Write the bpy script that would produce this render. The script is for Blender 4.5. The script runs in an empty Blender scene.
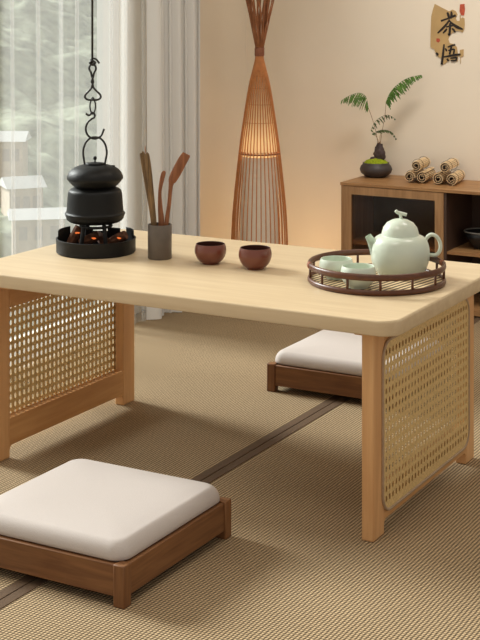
import bpy, bmesh, math, random
from mathutils import Vector, Matrix
random.seed(7)
PI = math.pi
SC = bpy.context.scene
COL = SC.collection
# ------------------------------------------------------------------ camera numbers
H = 0.45                                   # table height, everything else is measured from it
F, Y0, TH = 1404.35, -7.46, 0.509
CX, CY, CZ = 2.16054, -2.52432, 1.090755
FW = Vector((-math.sin(TH), math.cos(TH), 0)); RT = Vector((math.cos(TH), math.sin(TH), 0)); UP = Vector((0, 0, 1))
CAM = Vector((CX, CY, CZ))
def srgb(r, g, b):
    def c(v):
        v /= 255.0
        return v/12.92 if v <= 0.04045 else ((v+0.055)/1.055)**2.4
    return (c(r), c(g), c(b), 1)

# ------------------------------------------------------------------ materials
def newmat(name):
    m = bpy.data.materials.new(name); m.use_nodes = True
    nt = m.node_tree; b = nt.nodes['Principled BSDF']
    return m, nt, b
def N(nt, t, **kw):
    n = nt.nodes.new(t)
    for k, v in kw.items():
        if k in n.inputs: n.inputs[k].default_value = v
        else: setattr(n, k, v)
    return n
def L(nt, a, b): nt.links.new(a, b)
def plain(name, col, rough=0.5, noise=0.0, nscale=30, bump=0.0, metallic=0.0, spec=0.5, coat=0.0):
    m, nt, b = newmat(name)
    b.inputs['Roughness'].default_value = rough; b.inputs['Metallic'].default_value = metallic
    b.inputs['Specular IOR Level'].default_value = spec; b.inputs['Coat Weight'].default_value = coat
    tc = N(nt, 'ShaderNodeTexCoord'); nz = N(nt, 'ShaderNodeTexNoise', Scale=nscale, Detail=5.0)
    L(nt, tc.outputs['Object'], nz.inputs['Vector'])
    rp = N(nt, 'ShaderNodeValToRGB')
    rp.color_ramp.elements[0].position = 0.3; rp.color_ramp.elements[1].position = 0.7
    rp.color_ramp.elements[0].color = tuple(c*(1-noise) for c in col[:3])+(1,)
    rp.color_ramp.elements[1].color = tuple(min(1, c*(1+noise)) for c in col[:3])+(1,)
    L(nt, nz.outputs['Fac'], rp.inputs['Fac']); L(nt, rp.outputs['Color'], b.inputs['Base Color'])
    if bump:
        bp = N(nt, 'ShaderNodeBump', Strength=bump, Distance=0.002)
        L(nt, nz.outputs['Fac'], bp.inputs['Height']); L(nt, bp.outputs['Normal'], b.inputs['Normal'])
    return m
def wood(name, c1, c2, axis=0, scale=1.0, rough=0.45, stretch=14.0, fine=0.5, spec=0.4):
    m, nt, b = newmat(name)
    tc = N(nt, 'ShaderNodeTexCoord'); mp = N(nt, 'ShaderNodeMapping')
    s = [stretch*scale]*3; s[axis] = 1.0*scale
    mp.inputs['Scale'].default_value = s
    L(nt, tc.outputs['Object'], mp.inputs['Vector'])
    n1 = N(nt, 'ShaderNodeTexNoise', Scale=2.2, Detail=6.0, Roughness=0.55, Distortion=0.6)
    s2 = [stretch*6*scale]*3; s2[axis] = 3.0*scale
    mp2 = N(nt, 'ShaderNodeMapping'); mp2.inputs['Scale'].default_value = s2
    L(nt, tc.outputs['Object'], mp2.inputs['Vector'])
    n2 = N(nt, 'ShaderNodeTexNoise', Scale=2.0, Detail=3.0)
    L(nt, mp.outputs[0], n1.inputs['Vector']); L(nt, mp2.outputs[0], n2.inputs['Vector'])
    mx = N(nt, 'ShaderNodeMath', operation='MULTIPLY_ADD'); mx.inputs[1].default_value = fine*0.5
    L(nt, n2.outputs['Fac'], mx.inputs[0]); L(nt, n1.outputs['Fac'], mx.inputs[2])
    rp = N(nt, 'ShaderNodeValToRGB'); e = rp.color_ramp.elements
    e[0].position = 0.35+fine*.25; e[0].color = c1; e[1].position = 0.7+fine*.25; e[1].color = c2
    L(nt, mx.outputs[0], rp.inputs['Fac']); L(nt, rp.outputs['Color'], b.inputs['Base Color'])
    b.inputs['Roughness'].default_value = rough; b.inputs['Specular IOR Level'].default_value = spec
    bp = N(nt, 'ShaderNodeBump', Strength=0.08, Distance=0.001)
    L(nt, n2.outputs['Fac'], bp.inputs['Height']); L(nt, bp.outputs['Normal'], b.inputs['Normal'])
    return m
def weave_mat(name, ca, cb, px, py, rough=0.85, bump=0.5, rib=False, dist=0.002, tone=0.16):
    """woven fibre: rounded knots on an offset grid in object x/y"""
    m, nt, b = newmat(name)
    tc = N(nt, 'ShaderNodeTexCoord'); sp = N(nt, 'ShaderNodeSeparateXYZ')
    nz0 = N(nt, 'ShaderNodeTexNoise', Scale=40.0, Detail=2.0)
    L(nt, tc.outputs['Object'], nz0.inputs['Vector'])
    va = N(nt, 'ShaderNodeVectorMath', operation='MULTIPLY_ADD')
    va.inputs[1].default_value = (0.0030, 0.0030, 0); L(nt, nz0.outputs['Color'], va.inputs[0]); L(nt, tc.outputs['Object'], va.inputs[2])
    L(nt, va.outputs[0], sp.inputs[0])
    def wave(sock, k, kind='SINE'):
        a = N(nt, 'ShaderNodeMath', operation='MULTIPLY'); a.inputs[1].default_value = 2*PI/k
        L(nt, sock, a.inputs[0]); s = N(nt, 'ShaderNodeMath', operation=kind); L(nt, a.outputs[0], s.inputs[0]); return s
    sx = wave(sp.outputs['X'], px); sy = wave(sp.outputs['Y'], py)
    ax = N(nt, 'ShaderNodeMath', operation='ABSOLUTE'); L(nt, sx.outputs[0], ax.inputs[0])
    ay = N(nt, 'ShaderNodeMath', operation='ABSOLUTE'); L(nt, sy.outputs[0], ay.inputs[0])
    mu = N(nt, 'ShaderNodeMath', operation='MULTIPLY'); L(nt, ax.outputs[0], mu.inputs[0]); L(nt, ay.outputs[0], mu.inputs[1])
    ad = N(nt, 'ShaderNodeMath', operation='ADD'); L(nt, ax.outputs[0], ad.inputs[0]); L(nt, ay.outputs[0], ad.inputs[1])
    ad2 = N(nt, 'ShaderNodeMath', operation='ADD'); L(nt, ad.outputs[0], ad2.inputs[0]); L(nt, mu.outputs[0], ad2.inputs[1])
    ab = N(nt, 'ShaderNodeMath', operation='MULTIPLY'); ab.inputs[1].default_value = 1/3; L(nt, ad2.outputs[0], ab.inputs[0])
    pw = N(nt, 'ShaderNodeMath', operation='POWER'); pw.inputs[1].default_value = 1.5; L(nt, ab.outputs[0], pw.inputs[0])
    # strand tone: each knot slightly different
    nz = N(nt, 'ShaderNodeTexNoise', Scale=220.0, Detail=1.0); L(nt, tc.outputs['Object'], nz.inputs['Vector'])
    nb = N(nt, 'ShaderNodeTexNoise', Scale=2.5, Detail=3.0); L(nt, tc.outputs['Object'], nb.inputs['Vector'])
    mapn = N(nt, 'ShaderNodeMapRange'); mapn.inputs['To Min'].default_value = 1-tone; mapn.inputs['To Max'].default_value = 1+tone
    mapn.inputs['From Min'].default_value = 0.3; mapn.inputs['From Max'].default_value = 0.7
    L(nt, nz.outputs['Fac'], mapn.inputs['Value'])
    mapb = N(nt, 'ShaderNodeMapRange'); mapb.inputs['To Min'].default_value = 0.93; mapb.inputs['To Max'].default_value = 1.07
    mapb.inputs['From Min'].default_value = 0.3; mapb.inputs['From Max'].default_value = 0.7
    L(nt, nb.outputs['Fac'], mapb.inputs['Value'])
    mm = N(nt, 'ShaderNodeMath', operation='MULTIPLY'); L(nt, mapn.outputs[0], mm.inputs[0]); L(nt, mapb.outputs[0], mm.inputs[1])
    mix = N(nt, 'ShaderNodeMix', data_type='RGBA'); mix.inputs['A'].default_value = cb; mix.inputs['B'].default_value = ca
    L(nt, pw.outputs[0], mix.inputs['Factor'])
    vm = N(nt, 'ShaderNodeVectorMath', operation='SCALE'); L(nt, mix.outputs['Result'], vm.inputs[0]); L(nt, mm.outputs[0], vm.inputs['Scale'])
    L(nt, vm.outputs[0], b.inputs['Base Color'])
    bp = N(nt, 'ShaderNodeBump', Strength=bump, Distance=dist)
    L(nt, pw.outputs[0], bp.inputs['Height']); L(nt, bp.outputs['Normal'], b.inputs['Normal'])
    b.inputs['Roughness'].default_value = rough; b.inputs['Specular IOR Level'].default_value = 0.15
    return m
def stripe_mat(name, ca, cb, pitch, ang, rough=0.6, duty=0.45):
    m, nt, b = newmat(name)
    tc = N(nt, 'ShaderNodeTexCoord'); sp = N(nt, 'ShaderNodeSeparateXYZ'); L(nt, tc.outputs['Object'], sp.inputs[0])
    def lin(sgn):
        a = N(nt, 'ShaderNodeMath', operation='MULTIPLY'); a.inputs[1].default_value = math.cos(ang)*2*PI/pitch; L(nt, sp.outputs['X'], a.inputs[0])
        c = N(nt, 'ShaderNodeMath', operation='MULTIPLY_ADD'); c.inputs[1].default_value = sgn*math.sin(ang)*2*PI/pitch
        L(nt, sp.outputs['Y'], c.inputs[0]); L(nt, a.outputs[0], c.inputs[2])
        s = N(nt, 'ShaderNodeMath', operation='SINE'); L(nt, c.outputs[0], s.inputs[0]); return s
    s = lin(1)
    rp = N(nt, 'ShaderNodeValToRGB'); rp.color_ramp.elements[0].position = duty-.12; rp.color_ramp.elements[1].position = duty+.12
    rp.color_ramp.elements[0].color = ca; rp.color_ramp.elements[1].color = cb
    mr = N(nt, 'ShaderNodeMapRange'); mr.inputs['From Min'].default_value = -1; L(nt, s.outputs[0], mr.inputs['Value'])
    L(nt, mr.outputs[0], rp.inputs['Fac']); L(nt, rp.outputs['Color'], b.inputs['Base Color'])
    b.inputs['Roughness'].default_value = rough
    return m
def sheer_mat(DENS, TLF=.5):
    m, nt, b = newmat('sheer_cloth'); nt.nodes.remove(b)
    out = nt.nodes['Material Output']
    tr = N(nt, 'ShaderNodeBsdfTransparent'); tr.inputs[0].default_value = (1, 1, 1, 1)
    tl = N(nt, 'ShaderNodeBsdfTranslucent'); tl.inputs[0].default_value = (.90, .91, .90, 1)
    df = N(nt, 'ShaderNodeBsdfDiffuse'); df.inputs[0].default_value = (.90, .90, .89, 1)
    m1 = N(nt, 'ShaderNodeMixShader'); m1.inputs[0].default_value = 1-TLF
    L(nt, tl.outputs[0], m1.inputs[1]); L(nt, df.outputs[0], m1.inputs[2])
    # thread density varies along the cloth
    tc = N(nt, 'ShaderNodeTexCoord'); nz = N(nt, 'ShaderNodeTexNoise', Scale=60.0, Detail=4.0)
    L(nt, tc.outputs['Object'], nz.inputs['Vector'])
    mr = N(nt, 'ShaderNodeMapRange'); mr.inputs['To Min'].default_value = DENS[0]; mr.inputs['To Max'].default_value = DENS[1]
    L(nt, nz.outputs['Fac'], mr.inputs['Value'])
    mx = N(nt, 'ShaderNodeMixShader'); L(nt, mr.outputs[0], mx.inputs[0])
    L(nt, tr.outputs[0], mx.inputs[1]); L(nt, m1.outputs[0], mx.inputs[2]); L(nt, mx.outputs[0], out.inputs[0])
    return m
def glass_mat(name, tint, gloss=0.08, opaque=None):
    m, nt, b = newmat(name); nt.nodes.remove(b); out = nt.nodes['Material Output']
    tr = N(nt, 'ShaderNodeBsdfTransparent'); tr.inputs[0].default_value = tint
    gl = N(nt, 'ShaderNodeBsdfGlossy'); gl.inputs['Roughness'].default_value = 0.08; gl.inputs[0].default_value = (gloss*10,)*3+(1,)
    lw = N(nt, 'ShaderNodeLayerWeight', Blend=.5); p4 = N(nt, 'ShaderNodeMath', operation='POWER'); p4.inputs[1].default_value = 5.0
    fr = N(nt, 'ShaderNodeMath', operation='MULTIPLY_ADD'); fr.inputs[1].default_value = .6; fr.inputs[2].default_value = .03
    L(nt, lw.outputs['Facing'], p4.inputs[0]); L(nt, p4.outputs[0], fr.inputs[0])
    mx = N(nt, 'ShaderNodeMixShader'); L(nt, fr.outputs[0], mx.inputs[0])
    L(nt, tr.outputs[0], mx.inputs[1]); L(nt, gl.outputs[0], mx.inputs[2]); L(nt, mx.outputs[0], out.inputs[0])
    return m
def glow_mat(name, col, strength, base=None):
    m, nt, b = newmat(name)
    b.inputs['Base Color'].default_value = base or col
    b.inputs['Emission Color'].default_value = col; b.inputs['Emission Strength'].default_value = strength
    return m
def paper_mat(name, col):
    m, nt, b = newmat(name); nt.nodes.remove(b); out = nt.nodes['Material Output']
    tl = N(nt, 'ShaderNodeBsdfTranslucent'); tl.inputs[0].default_value = col
    df = N(nt, 'ShaderNodeBsdfDiffuse'); df.inputs[0].default_value = col
    m1 = N(nt, 'ShaderNodeMixShader'); m1.inputs[0].default_value = 0.45
    L(nt, df.outputs[0], m1.inputs[1]); L(nt, tl.outputs[0], m1.inputs[2]); L(nt, m1.outputs[0], out.inputs[0])
    return m

M = {}
M['table_top'] = wood('pale_ash_top', srgb(208, 184, 148), srgb(218, 196, 161), 0, 1.6, 0.4, 12, 0.5)
M['table_leg'] = wood('ash_leg', srgb(212, 160, 108), srgb(228, 180, 126), 2, 1.6, 0.5)
M['table_rail'] = wood('ash_rail', srgb(200, 146, 92), srgb(218, 168, 112), 1, 1.6, 0.5)
M['oak_x'] = wood('oak_rail_x', srgb(112, 72, 42), srgb(140, 96, 58), 0, 2.4, 0.5)
M['oak_y'] = wood('oak_rail_y', srgb(112, 72, 42), srgb(140, 96, 58), 1, 2.4, 0.5)
M['oak_z'] = wood('oak_post', srgb(112, 72, 42), srgb(140, 96, 58), 2, 2.4, 0.5)
M['walnut_x'] = wood('walnut_x', srgb(150, 108, 68), srgb(180, 138, 92), 0, 2.0, 0.45)
M['walnut_z'] = wood('walnut_z', srgb(150, 112, 74), srgb(178, 138, 96), 2, 2.0, 0.45)
M['cane'] = plain('cane_fibre', srgb(222, 190, 130), 0.55, 0.16, 260, 0.5)
M['bead'] = plain('cane_bead', srgb(176, 150, 122), 0.5, 0.08, 80)
M['mat'] = weave_mat('woven_rush_floor', srgb(218, 190, 150), srgb(24, 13, 7), 0.0150, 0.0140)
M['border'] = plain('dark_mat_border', srgb(98, 78, 60), 0.75, 0.15, 300, 0.3, spec=0.2)
M['linen'] = plain('off_white_linen', srgb(200, 191, 186), 0.9, 0.03, 500, 0.25, spec=0.15)
M['plaster'] = plain('warm_plaster', srgb(238, 227, 210), 0.9, 0.02, 4, 0.05, spec=0.2)
M['ceiling'] = plain('ceiling_paint', srgb(240, 236, 228), 0.9, 0.01, 4)
M['white_frame'] = plain('white_window_frame', srgb(236, 234, 228), 0.5, 0.01, 10)
M['iron'] = plain('cast_iron', srgb(15, 15, 15), 0.5, 0.12, 160, 0.25, spec=0.28)
M['iron_dark'] = plain('black_iron', srgb(15, 14, 14), 0.5, 0.15, 120, 0.2, spec=0.3)
M['wire'] = plain('forged_wire', srgb(30, 29, 27), 0.45, 0.2, 150, 0.2)
M['slate'] = plain('grey_ceramic_jar', srgb(98, 88, 80), 0.45, 0.16, 30)
M['spoon_dark'] = wood('speckled_wood', srgb(86, 66, 42), srgb(142, 110, 72), 2, 5, 0.55)
M['spoon_red'] = wood('reddish_wood', srgb(120, 72, 44), srgb(160, 102, 64), 2, 4, 0.45)
M['clay'] = plain('brown_glazed_clay', srgb(112, 58, 42), 0.3, 0.06, 30, coat=0.3)
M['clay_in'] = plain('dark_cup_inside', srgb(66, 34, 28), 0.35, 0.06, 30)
M['tray'] = plain('stained_rattan', srgb(90, 50, 28), 0.38, 0.22, 60, 0.2)
M['tray_base'] = stripe_mat('woven_bamboo_strips', srgb(70, 46, 30), srgb(216, 192, 150), 0.0135, -.15, duty=0.45)
M['celadon'] = plain('celadon_glaze', srgb(212, 222, 206), 0.28, 0.035, 14, coat=0.25)
M['rib'] = plain('bamboo_rib', srgb(196, 126, 70), 0.5, 0.12, 40)
M['rib_dark'] = plain('bamboo_rib_tip', srgb(160, 102, 64), 0.55, 0.2, 60)
M['wrap'] = plain('cord_wrap', srgb(138, 84, 58), 0.7, 0.15, 200, 0.4)
M['paper'] = paper_mat('lamp_paper', srgb(236, 222, 196))
M['liner'] = plain('grey_linen_liner', srgb(236, 224, 206), 0.9, 0.02, 40)
M['bulb'] = glow_mat('lit_bulb', (1, .72, .38, 1), 14.0)
M['pot'] = plain('dark_plant_pot', srgb(62, 56, 56), 0.5, 0.25, 30)
M['moss'] = plain('moss', srgb(148, 164, 40), 0.95, 0.3, 180, 1.0, spec=0.1)
M['rock'] = plain('dark_rock', srgb(70, 56, 54), 0.7, 0.35, 60, 0.8)
M['stem'] = plain('plant_stem', srgb(150, 112, 70), 0.6, 0.1, 40)
M['leaf'] = plain('leaf_green', srgb(104, 146, 62), 0.55, 0.3, 60)
M['leaf_dark'] = plain('leaf_dark', srgb(92, 112, 62), 0.55, 0.3, 60)
M['bamboo'] = plain('bamboo_slat', srgb(240, 212, 168), 0.5, 0.12, 60)
M['bamboo_edge'] = plain('bamboo_slat_back', srgb(92, 58, 34), 0.6, 0.14, 60)
M['tan'] = plain('tan_ink_wash_board', srgb(190, 158, 108), 0.7, 0.12, 14)
M['ink'] = plain('black_ink', srgb(34, 24, 20), 0.6, 0.1, 20)
M['seal'] = plain('red_seal', srgb(186, 82, 56), 0.6, 0.2, 120)
M['smoke'] = glass_mat('smoked_glass', (.84, .76, .70, 1), .04)
M['pane'] = glass_mat('window_glass', (.97, .99, .98, 1))
M['dark_in'] = plain('dark_interior', srgb(74, 54, 42), 0.6, 0.1, 20)  # darker brown for the cabinet back board and divider
M['bowl'] = plain('black_bowl', srgb(26, 27, 30), 0.3, 0.1, 20)
M['bowl_rim'] = plain('grey_bowl_rim', srgb(120, 118, 112), 0.4, 0.1, 20)
M['coal'] = plain('charcoal', srgb(96, 58, 36), 0.9, 0.55, 90, 0.9)
M['ember'] = glow_mat('ember', (1, .20, .04, 1), .9, srgb(120, 50, 25))
M['sheer'] = sheer_mat((.25, .25)); M['drape'] = sheer_mat((.95, .95), .12)
M['hedge'] = plain('hazy_hill_foliage', srgb(156, 162, 142), 0.95, 0.42, .7, 0.0, spec=0.1)  # pale tone puts the distance haze into the foliage colour
M['roof'] = plain('pale_roof', srgb(226, 228, 228), 0.8, 0.03, 2)
M['house_window_faint'] = plain('house_window_faint', srgb(172, 160, 150), 0.8, 0.05, 4)  # house windows; their faint, veiled look is put into the colour
M['housewall'] = plain('house_wall', srgb(200, 184, 166), 0.9, 0.1, 2)

# ------------------------------------------------------------------ mesh helpers
def obj(name, bm, mat, parent=None, smooth=False, loc=None, auto=None, bevel=0.0, seg=2):
    bmesh.ops.recalc_face_normals(bm, faces=bm.faces)
    me = bpy.data.meshes.new(name); bm.to_mesh(me); bm.free()
    mats = mat if isinstance(mat, (list, tuple)) else [mat]
    for k in mats: me.materials.append(k)
    if smooth:
        for p in me.polygons: p.use_smooth = True
    o = bpy.data.objects.new(name, me); COL.objects.link(o)
    if parent: o.parent = parent
    if loc is not None: o.location = loc
    if bevel:
        md = o.modifiers.new('bevel', 'BEVEL'); md.width = bevel; md.segments = seg; md.limit_method = 'ANGLE'; md.angle_limit = 0.6
        for p in me.polygons: p.use_smooth = True
        me.set_sharp_from_angle(angle=0.7) if hasattr(me, 'set_sharp_from_angle') else None
    elif smooth and auto:
        me.set_sharp_from_angle(angle=auto)
    return o
def thing(name, label, cat, loc=(0, 0, 0), rz=0, group=None):
    o = bpy.data.objects.new(name, None); COL.objects.link(o); o.empty_display_size = 0.02
    o.location = loc; o.rotation_euler = (0, 0, rz); tag(o, label, cat, group); return o
def tag(o, label, cat, group=None, kind=None):
    if label: o['label'] = label
    if cat: o['category'] = cat
    if group: o['group'] = group
    if kind: o['kind'] = kind
    return o
def struct(name, bm, mat, parent=None, label=None, **kw):
    o = obj(name, bm, mat, parent, **kw)
    if not parent:
        o['kind'] = 'structure'
        if label: o['label'] = label; 
        o['category'] = name.split('_')[0]
    return o
def copy_tree(o, parent=None):
    c = o.copy(); COL.objects.link(c); c.parent = parent
    for ch in [x for x in bpy.data.objects if x.parent == o]: copy_tree(ch, c)
    return c
def box(bm, x0, x1, y0, y1, z0, z1):
    v = [bm.verts.new((x, y, z)) for x in (x0, x1) for y in (y0, y1) for z in (z0, z1)]
    for f in ((0, 1, 3, 2), (4, 6, 7, 5), (0, 4, 5, 1), (2, 3, 7, 6), (0, 2, 6, 4), (1, 5, 7, 3)):
        bm.faces.new([v[i] for i in f])
    return bm
def B(*a): return box(bmesh.new(), *a)
def lathe(bm, prof, n=48, c=(0, 0, 0), close=False):
    """prof: list of (r, z); r=0 points collapse to the axis"""
    rings = []
    for r, z in prof:
        if r < 1e-6: rings.append([bm.verts.new((c[0], c[1], c[2]+z))])
        else: rings.append([bm.verts.new((c[0]+r*math.cos(2*PI*k/n), c[1]+r*math.sin(2*PI*k/n), c[2]+z)) for k in range(n)])
    for a, b in zip(rings, rings[1:]):
        for k in range(n):
            j = (k+1) % n
            if len(a) == 1 and len(b) == 1: continue
            if len(a) == 1: bm.faces.new((a[0], b[k], b[j]))
            elif len(b) == 1: bm.faces.new((a[k], b[0], a[j]))
            else: bm.faces.new((a[k], a[j], b[j], b[k]))
    return bm
def spline(pts, n=8, closed=False):
    """Catmull-Rom through pts (tuples of any length)"""
    P = [list(p) for p in pts]; out = []
    m = len(P); rng = range(m if closed else m-1)
    for i in rng:
        g = (lambda k: P[k % m]) if closed else (lambda k: P[max(0, min(m-1, k))])
        p0, p1, p2, p3 = g(i-1), g(i), g(i+1), g(i+2)
        for s in range(n):
            t = s/n
            out.append([0.5*(2*b+(c-a)*t+(2*a-5*b+4*c-d)*t*t+(3*b-a-3*c+d)*t**3) for a, b, c, d in zip(p0, p1, p2, p3)])
    if not closed: out.append(P[-1])
    return out
def tube(bm, pts, r, n=10, closed=False, flat=None, ends=True):
    """pts Vectors; r number or list; flat=(a,b) squashes the section (b along the first normal)"""
    P = [Vector(p[:3]) for p in pts]; m = len(P)
    R = r if isinstance(r, (list, tuple)) else [r]*m
    T = []
    for i in range(m):
        a = P[(i-1) % m] if (closed or i > 0) else P[i]; b = P[(i+1) % m] if (closed or i < m-1) else P[i]
        T.append((b-a).normalized())
    ref = Vector((0, 0, 1)) if abs(T[0].z) < 0.9 else Vector((1, 0, 0))
    nrm = (ref-T[0]*ref.dot(T[0])).normalized(); rings = []
    for i in range(m):
        nrm = (nrm-T[i]*nrm.dot(T[i])).normalized(); bi = T[i].cross(nrm)
        fa, fb = flat or (1, 1)
        rings.append([bm.verts.new(P[i]+R[i]*(fa*math.cos(2*PI*k/n)*bi+fb*math.sin(2*PI*k/n)*nrm)) for k in range(n)])
    for i in range(m if closed else m-1):
        a, b = rings[i], rings[(i+1) % m]
        for k in range(n): bm.faces.new((a[k], a[(k+1) % n], b[(k+1) % n], b[k]))
    if not closed and ends: bm.faces.new(rings[0]); bm.faces.new(rings[-1][::-1])
    return bm
def rrect(x0, x1, y0, y1, r, n=8):
    pts = []
    for cx, cy, a0 in ((x1-r, y0+r, -PI/2), (x1-r, y1-r, 0), (x0+r, y1-r, PI/2), (x0+r, y0+r, PI)):
        for k in range(n+1):
            a = a0+PI/2*k/n; pts.append((cx+r*math.cos(a), cy+r*math.sin(a)))
    return pts
def stack(bm, loops):
    """loops: list of lists of 3-D points, same length; capped"""
    rs = [[bm.verts.new(p) for p in lp] for lp in loops]; n = len(rs[0])
    for a, b in zip(rs, rs[1:]):
        for k in range(n): bm.faces.new((a[k], a[(k+1) % n], b[(k+1) % n], b[k]))
    bm.faces.new(rs[0][::-1]); bm.faces.new(rs[-1])
    return bm
def view_pt(u, v, t):
    """a point at distance t along the room's viewing direction; used to read positions off the photograph"""
    return CAM+t*(FW+(u-240)/F*RT-(v-Y0)/F*UP)

# ------------------------------------------------------------------ setting
WX, WY, CEIL = -0.47, 2.24, 2.4
struct('floor', B(WX-.1, 3.2, -3.2, WY+.1, -0.06, -0.008), M['border'], label='floor under the woven mats')
struct('ceiling', B(WX-.1, 3.2, -1.6, WY+.1, CEIL, CEIL+.05), M['ceiling'])
struct('wall_back', B(WX-.1, 3.2, WY, WY+.1, -0.008, CEIL), M['plaster'], label='warm beige plaster wall behind the cabinet')
WIN0, WIN1, WINZ = -1.9, 1.40, 2.25
bm = bmesh.new()
box(bm, WX-.1, WX, WIN1, WY, -.008, CEIL); box(bm, WX-.1, WX, WIN0, WIN1, WINZ, CEIL); box(bm, WX-.1, WX, -3.2, WIN0, -.008, CEIL)
struct('wall_left', bm, M['plaster'], label='beige plaster wall beside the window')
bm = bmesh.new()
fr = 0.035
for y in (WIN0, -1.0, -.1, .62, 1.335): box(bm, WX-.07, WX-.02, y, y+fr+(.02 if y > 1 else 0), 0, WINZ)
box(bm, WX-.07, WX-.02, WIN0, WIN1, WINZ-.04, WINZ); box(bm, WX-.07, WX-.02, WIN0, WIN1, -.008, .035)
w = struct('window_1', bm, M['white_frame'], label='full height window with white frame behind sheer curtain')
obj('pane', B(WX-.048, WX-.044, WIN0, WIN1, .03, WINZ-.03), M['pane'], w)
# woven mats, each with its dark border strip
SEAM = 0.5565
g = 'woven floor mats with dark edge strips'
t = thing('floor_mat', 'woven straw floor mat left of the dark seam, reaching under the curtain', 'mat', (0, 0, 0), 0, g)
obj('woven_surface', B(WX, SEAM-.024, -3.0, WY, -.008, 0), M['mat'], t)
obj('border', B(SEAM-.0237, SEAM-.0012, -3.0, WY, -.008, .0012), M['border'], t, bevel=.0006)
t = thing('floor_mat', 'woven straw floor mat right of the dark seam, under the right table leg', 'mat', (0, 0, 0), 0, g)
obj('woven_surface', B(SEAM+.024, 3.0, -3.0, WY, -.008, 0), M['mat'], t)
obj('border', B(SEAM+.0012, SEAM+.0237, -3.0, WY, -.008, .0012), M['border'], t, bevel=.0006)

# ------------------------------------------------------------------ sheer curtain
def curtain(y0, x, z0, z1, pleats):
    """pleats: (position, overlap width, swell of the cloth up to it)"""
    prof = []; y = y0; sg_ = 1
    for yp, ov, am in pleats:
        n = 10
        for k in range(n):
            q_ = k/n; prof.append((x+am*math.sin(PI*q_)*sg_, y+(yp-y)*q_))
        prof += [(x+.002, yp), (x+.005, yp+ov*.9), (x+.009, yp+ov), (x+.013, yp+ov*.8), (x+.013, yp+ov*.2), (x+.010, yp), (x+.006, yp+ov*.15), (x+.003, yp+ov*.6)]
        y = yp+ov*1.0; sg_ = -sg_ if am > .02 else sg_
        prof.append((x, y))
    bm = bmesh.new(); zs = [z0, z0+.02, z0+.3, (z0+z1)/2, z1-.1, z1]
    rows = []
    for z in zs:
        f = 1.0+.25*(1-(z-z0)/(z1-z0))
        rows.append([bm.verts.new((x+(px-x)*f+.003*math.sin(8*py+5*z), py+.002*math.sin(3*z+py*9), z)) for px, py in prof])
    for a, b in zip(rows, rows[1:]):
        for k in range(len(a)-1): bm.faces.new((a[k], a[k+1], b[k+1], b[k]))
    return bm
PLEATS = [(-1.85+.13*k, .006, .018) for k in range(1, 19)]
PLEATS += [(.69, .006, .018), (.812, .005, .018), (.915, .016, .014), (1.003, .006, .014), (1.19, .006, .016), (1.245, .042, .004), (1.375, .02, .010)]
DRAPE = [(1.475, .012, .028), (1.525, .010, .030), (1.575, .008, .034), (1.625, .010, .030), (1.675, .012, .030), (1.715, .006, .02)]
o = obj('sheer_curtain', curtain(-1.85, WX+.075, .002, CEIL-.03, PLEATS), M['sheer'], smooth=True)
o2 = obj('drape', curtain(1.403, WX+.085, .002, CEIL-.03, DRAPE), M['drape'], smooth=True)
tag(o2, 'denser pale drape bunched in folds at the right end of the window', 'curtain')
tag(o, 'white see-through sheer curtain in front of the tall window, behind the kettle', 'curtain')
o = obj('curtain_rail', B(WX+.05, WX+.10, -1.9, 1.78, CEIL-.03, CEIL), M['white_frame'], bevel=.004)
tag(o, 'white curtain rail under the ceiling along the window wall', 'curtain rail')

# ------------------------------------------------------------------ outside
bm = bmesh.new(); rows = []
rnd = random.Random(11)
from mathutils import noise as mnoise
for i in range(115):
    row = []
    for j in range(165):
        d = 26+i*1.0; yy = 15+j*1.1
        h = -21.5+.36*max(0, d-44)+2.2*mnoise.noise(Vector((d*.08, yy*.07, 1)))+1.3*mnoise.noise(Vector((d*.31, yy*.31, 4)))+.9*abs(mnoise.noise(Vector((d*.83, yy*.83, 9))))
        row.append(bm.verts.new((WX-d, yy, h)))
    rows.append(row)
for a, b in zip(rows, rows[1:]):
    for k in range(len(a)-1): bm.faces.new((a[k], a[k+1], b[k+1], b[k]))
o = obj('wooded_hillside', bm, M['hedge'], smooth=True)
tag(o, 'hazy green wooded hillside beyond the window', 'hillside', kind='stuff')
def house(u, v, t, w_, d_, h_, lab, rz):
    p = view_pt(u, v, t)
    r = thing('house', lab, 'house', (p.x, p.y, p.z-h_), rz, 'houses on the hillside')
    obj('wall', B(-w_/2, w_/2, -d_/2, d_/2, -8, h_*.6), M['housewall'], r)
    b_ = bmesh.new(); e = .25
    pts = [(-w_/2-e, -d_/2-e, h_*.6), (w_/2+e, -d_/2-e, h_*.6), (w_/2+e, d_/2+e, h_*.6), (-w_/2-e, d_/2+e, h_*.6), (-w_/2-e, 0, h_), (w_/2+e, 0, h_)]
    vs = [b_.verts.new(q) for q in pts]
    for f in ((0, 1, 5, 4), (2, 3, 4, 5), (0, 4, 3), (1, 2, 5), (0, 3, 2, 1)): b_.faces.new([vs[k] for k in f])
    obj('roof', b_, M['roof'], r)
    for k in (-1, 0, 1): obj('window', B(k*w_*.3-.25, k*w_*.3+.25, -d_/2-.04, -d_/2+.02, -.5, h_*.25), M['house_window_faint'], r)
house(22, 176, 100, 2.4, 2.6, 1.7, 'pale roofed house seen through the curtain, middle one of the three', .9)
house(9, 131, 104, 2.4, 2.4, 1.6, 'pale roofed house highest on the hillside, at the picture edge', .5)
house(38, 208, 88, 3.2, 2.2, 1.3, 'pale roofed house lowest down, just above the table corner', .7)

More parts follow.
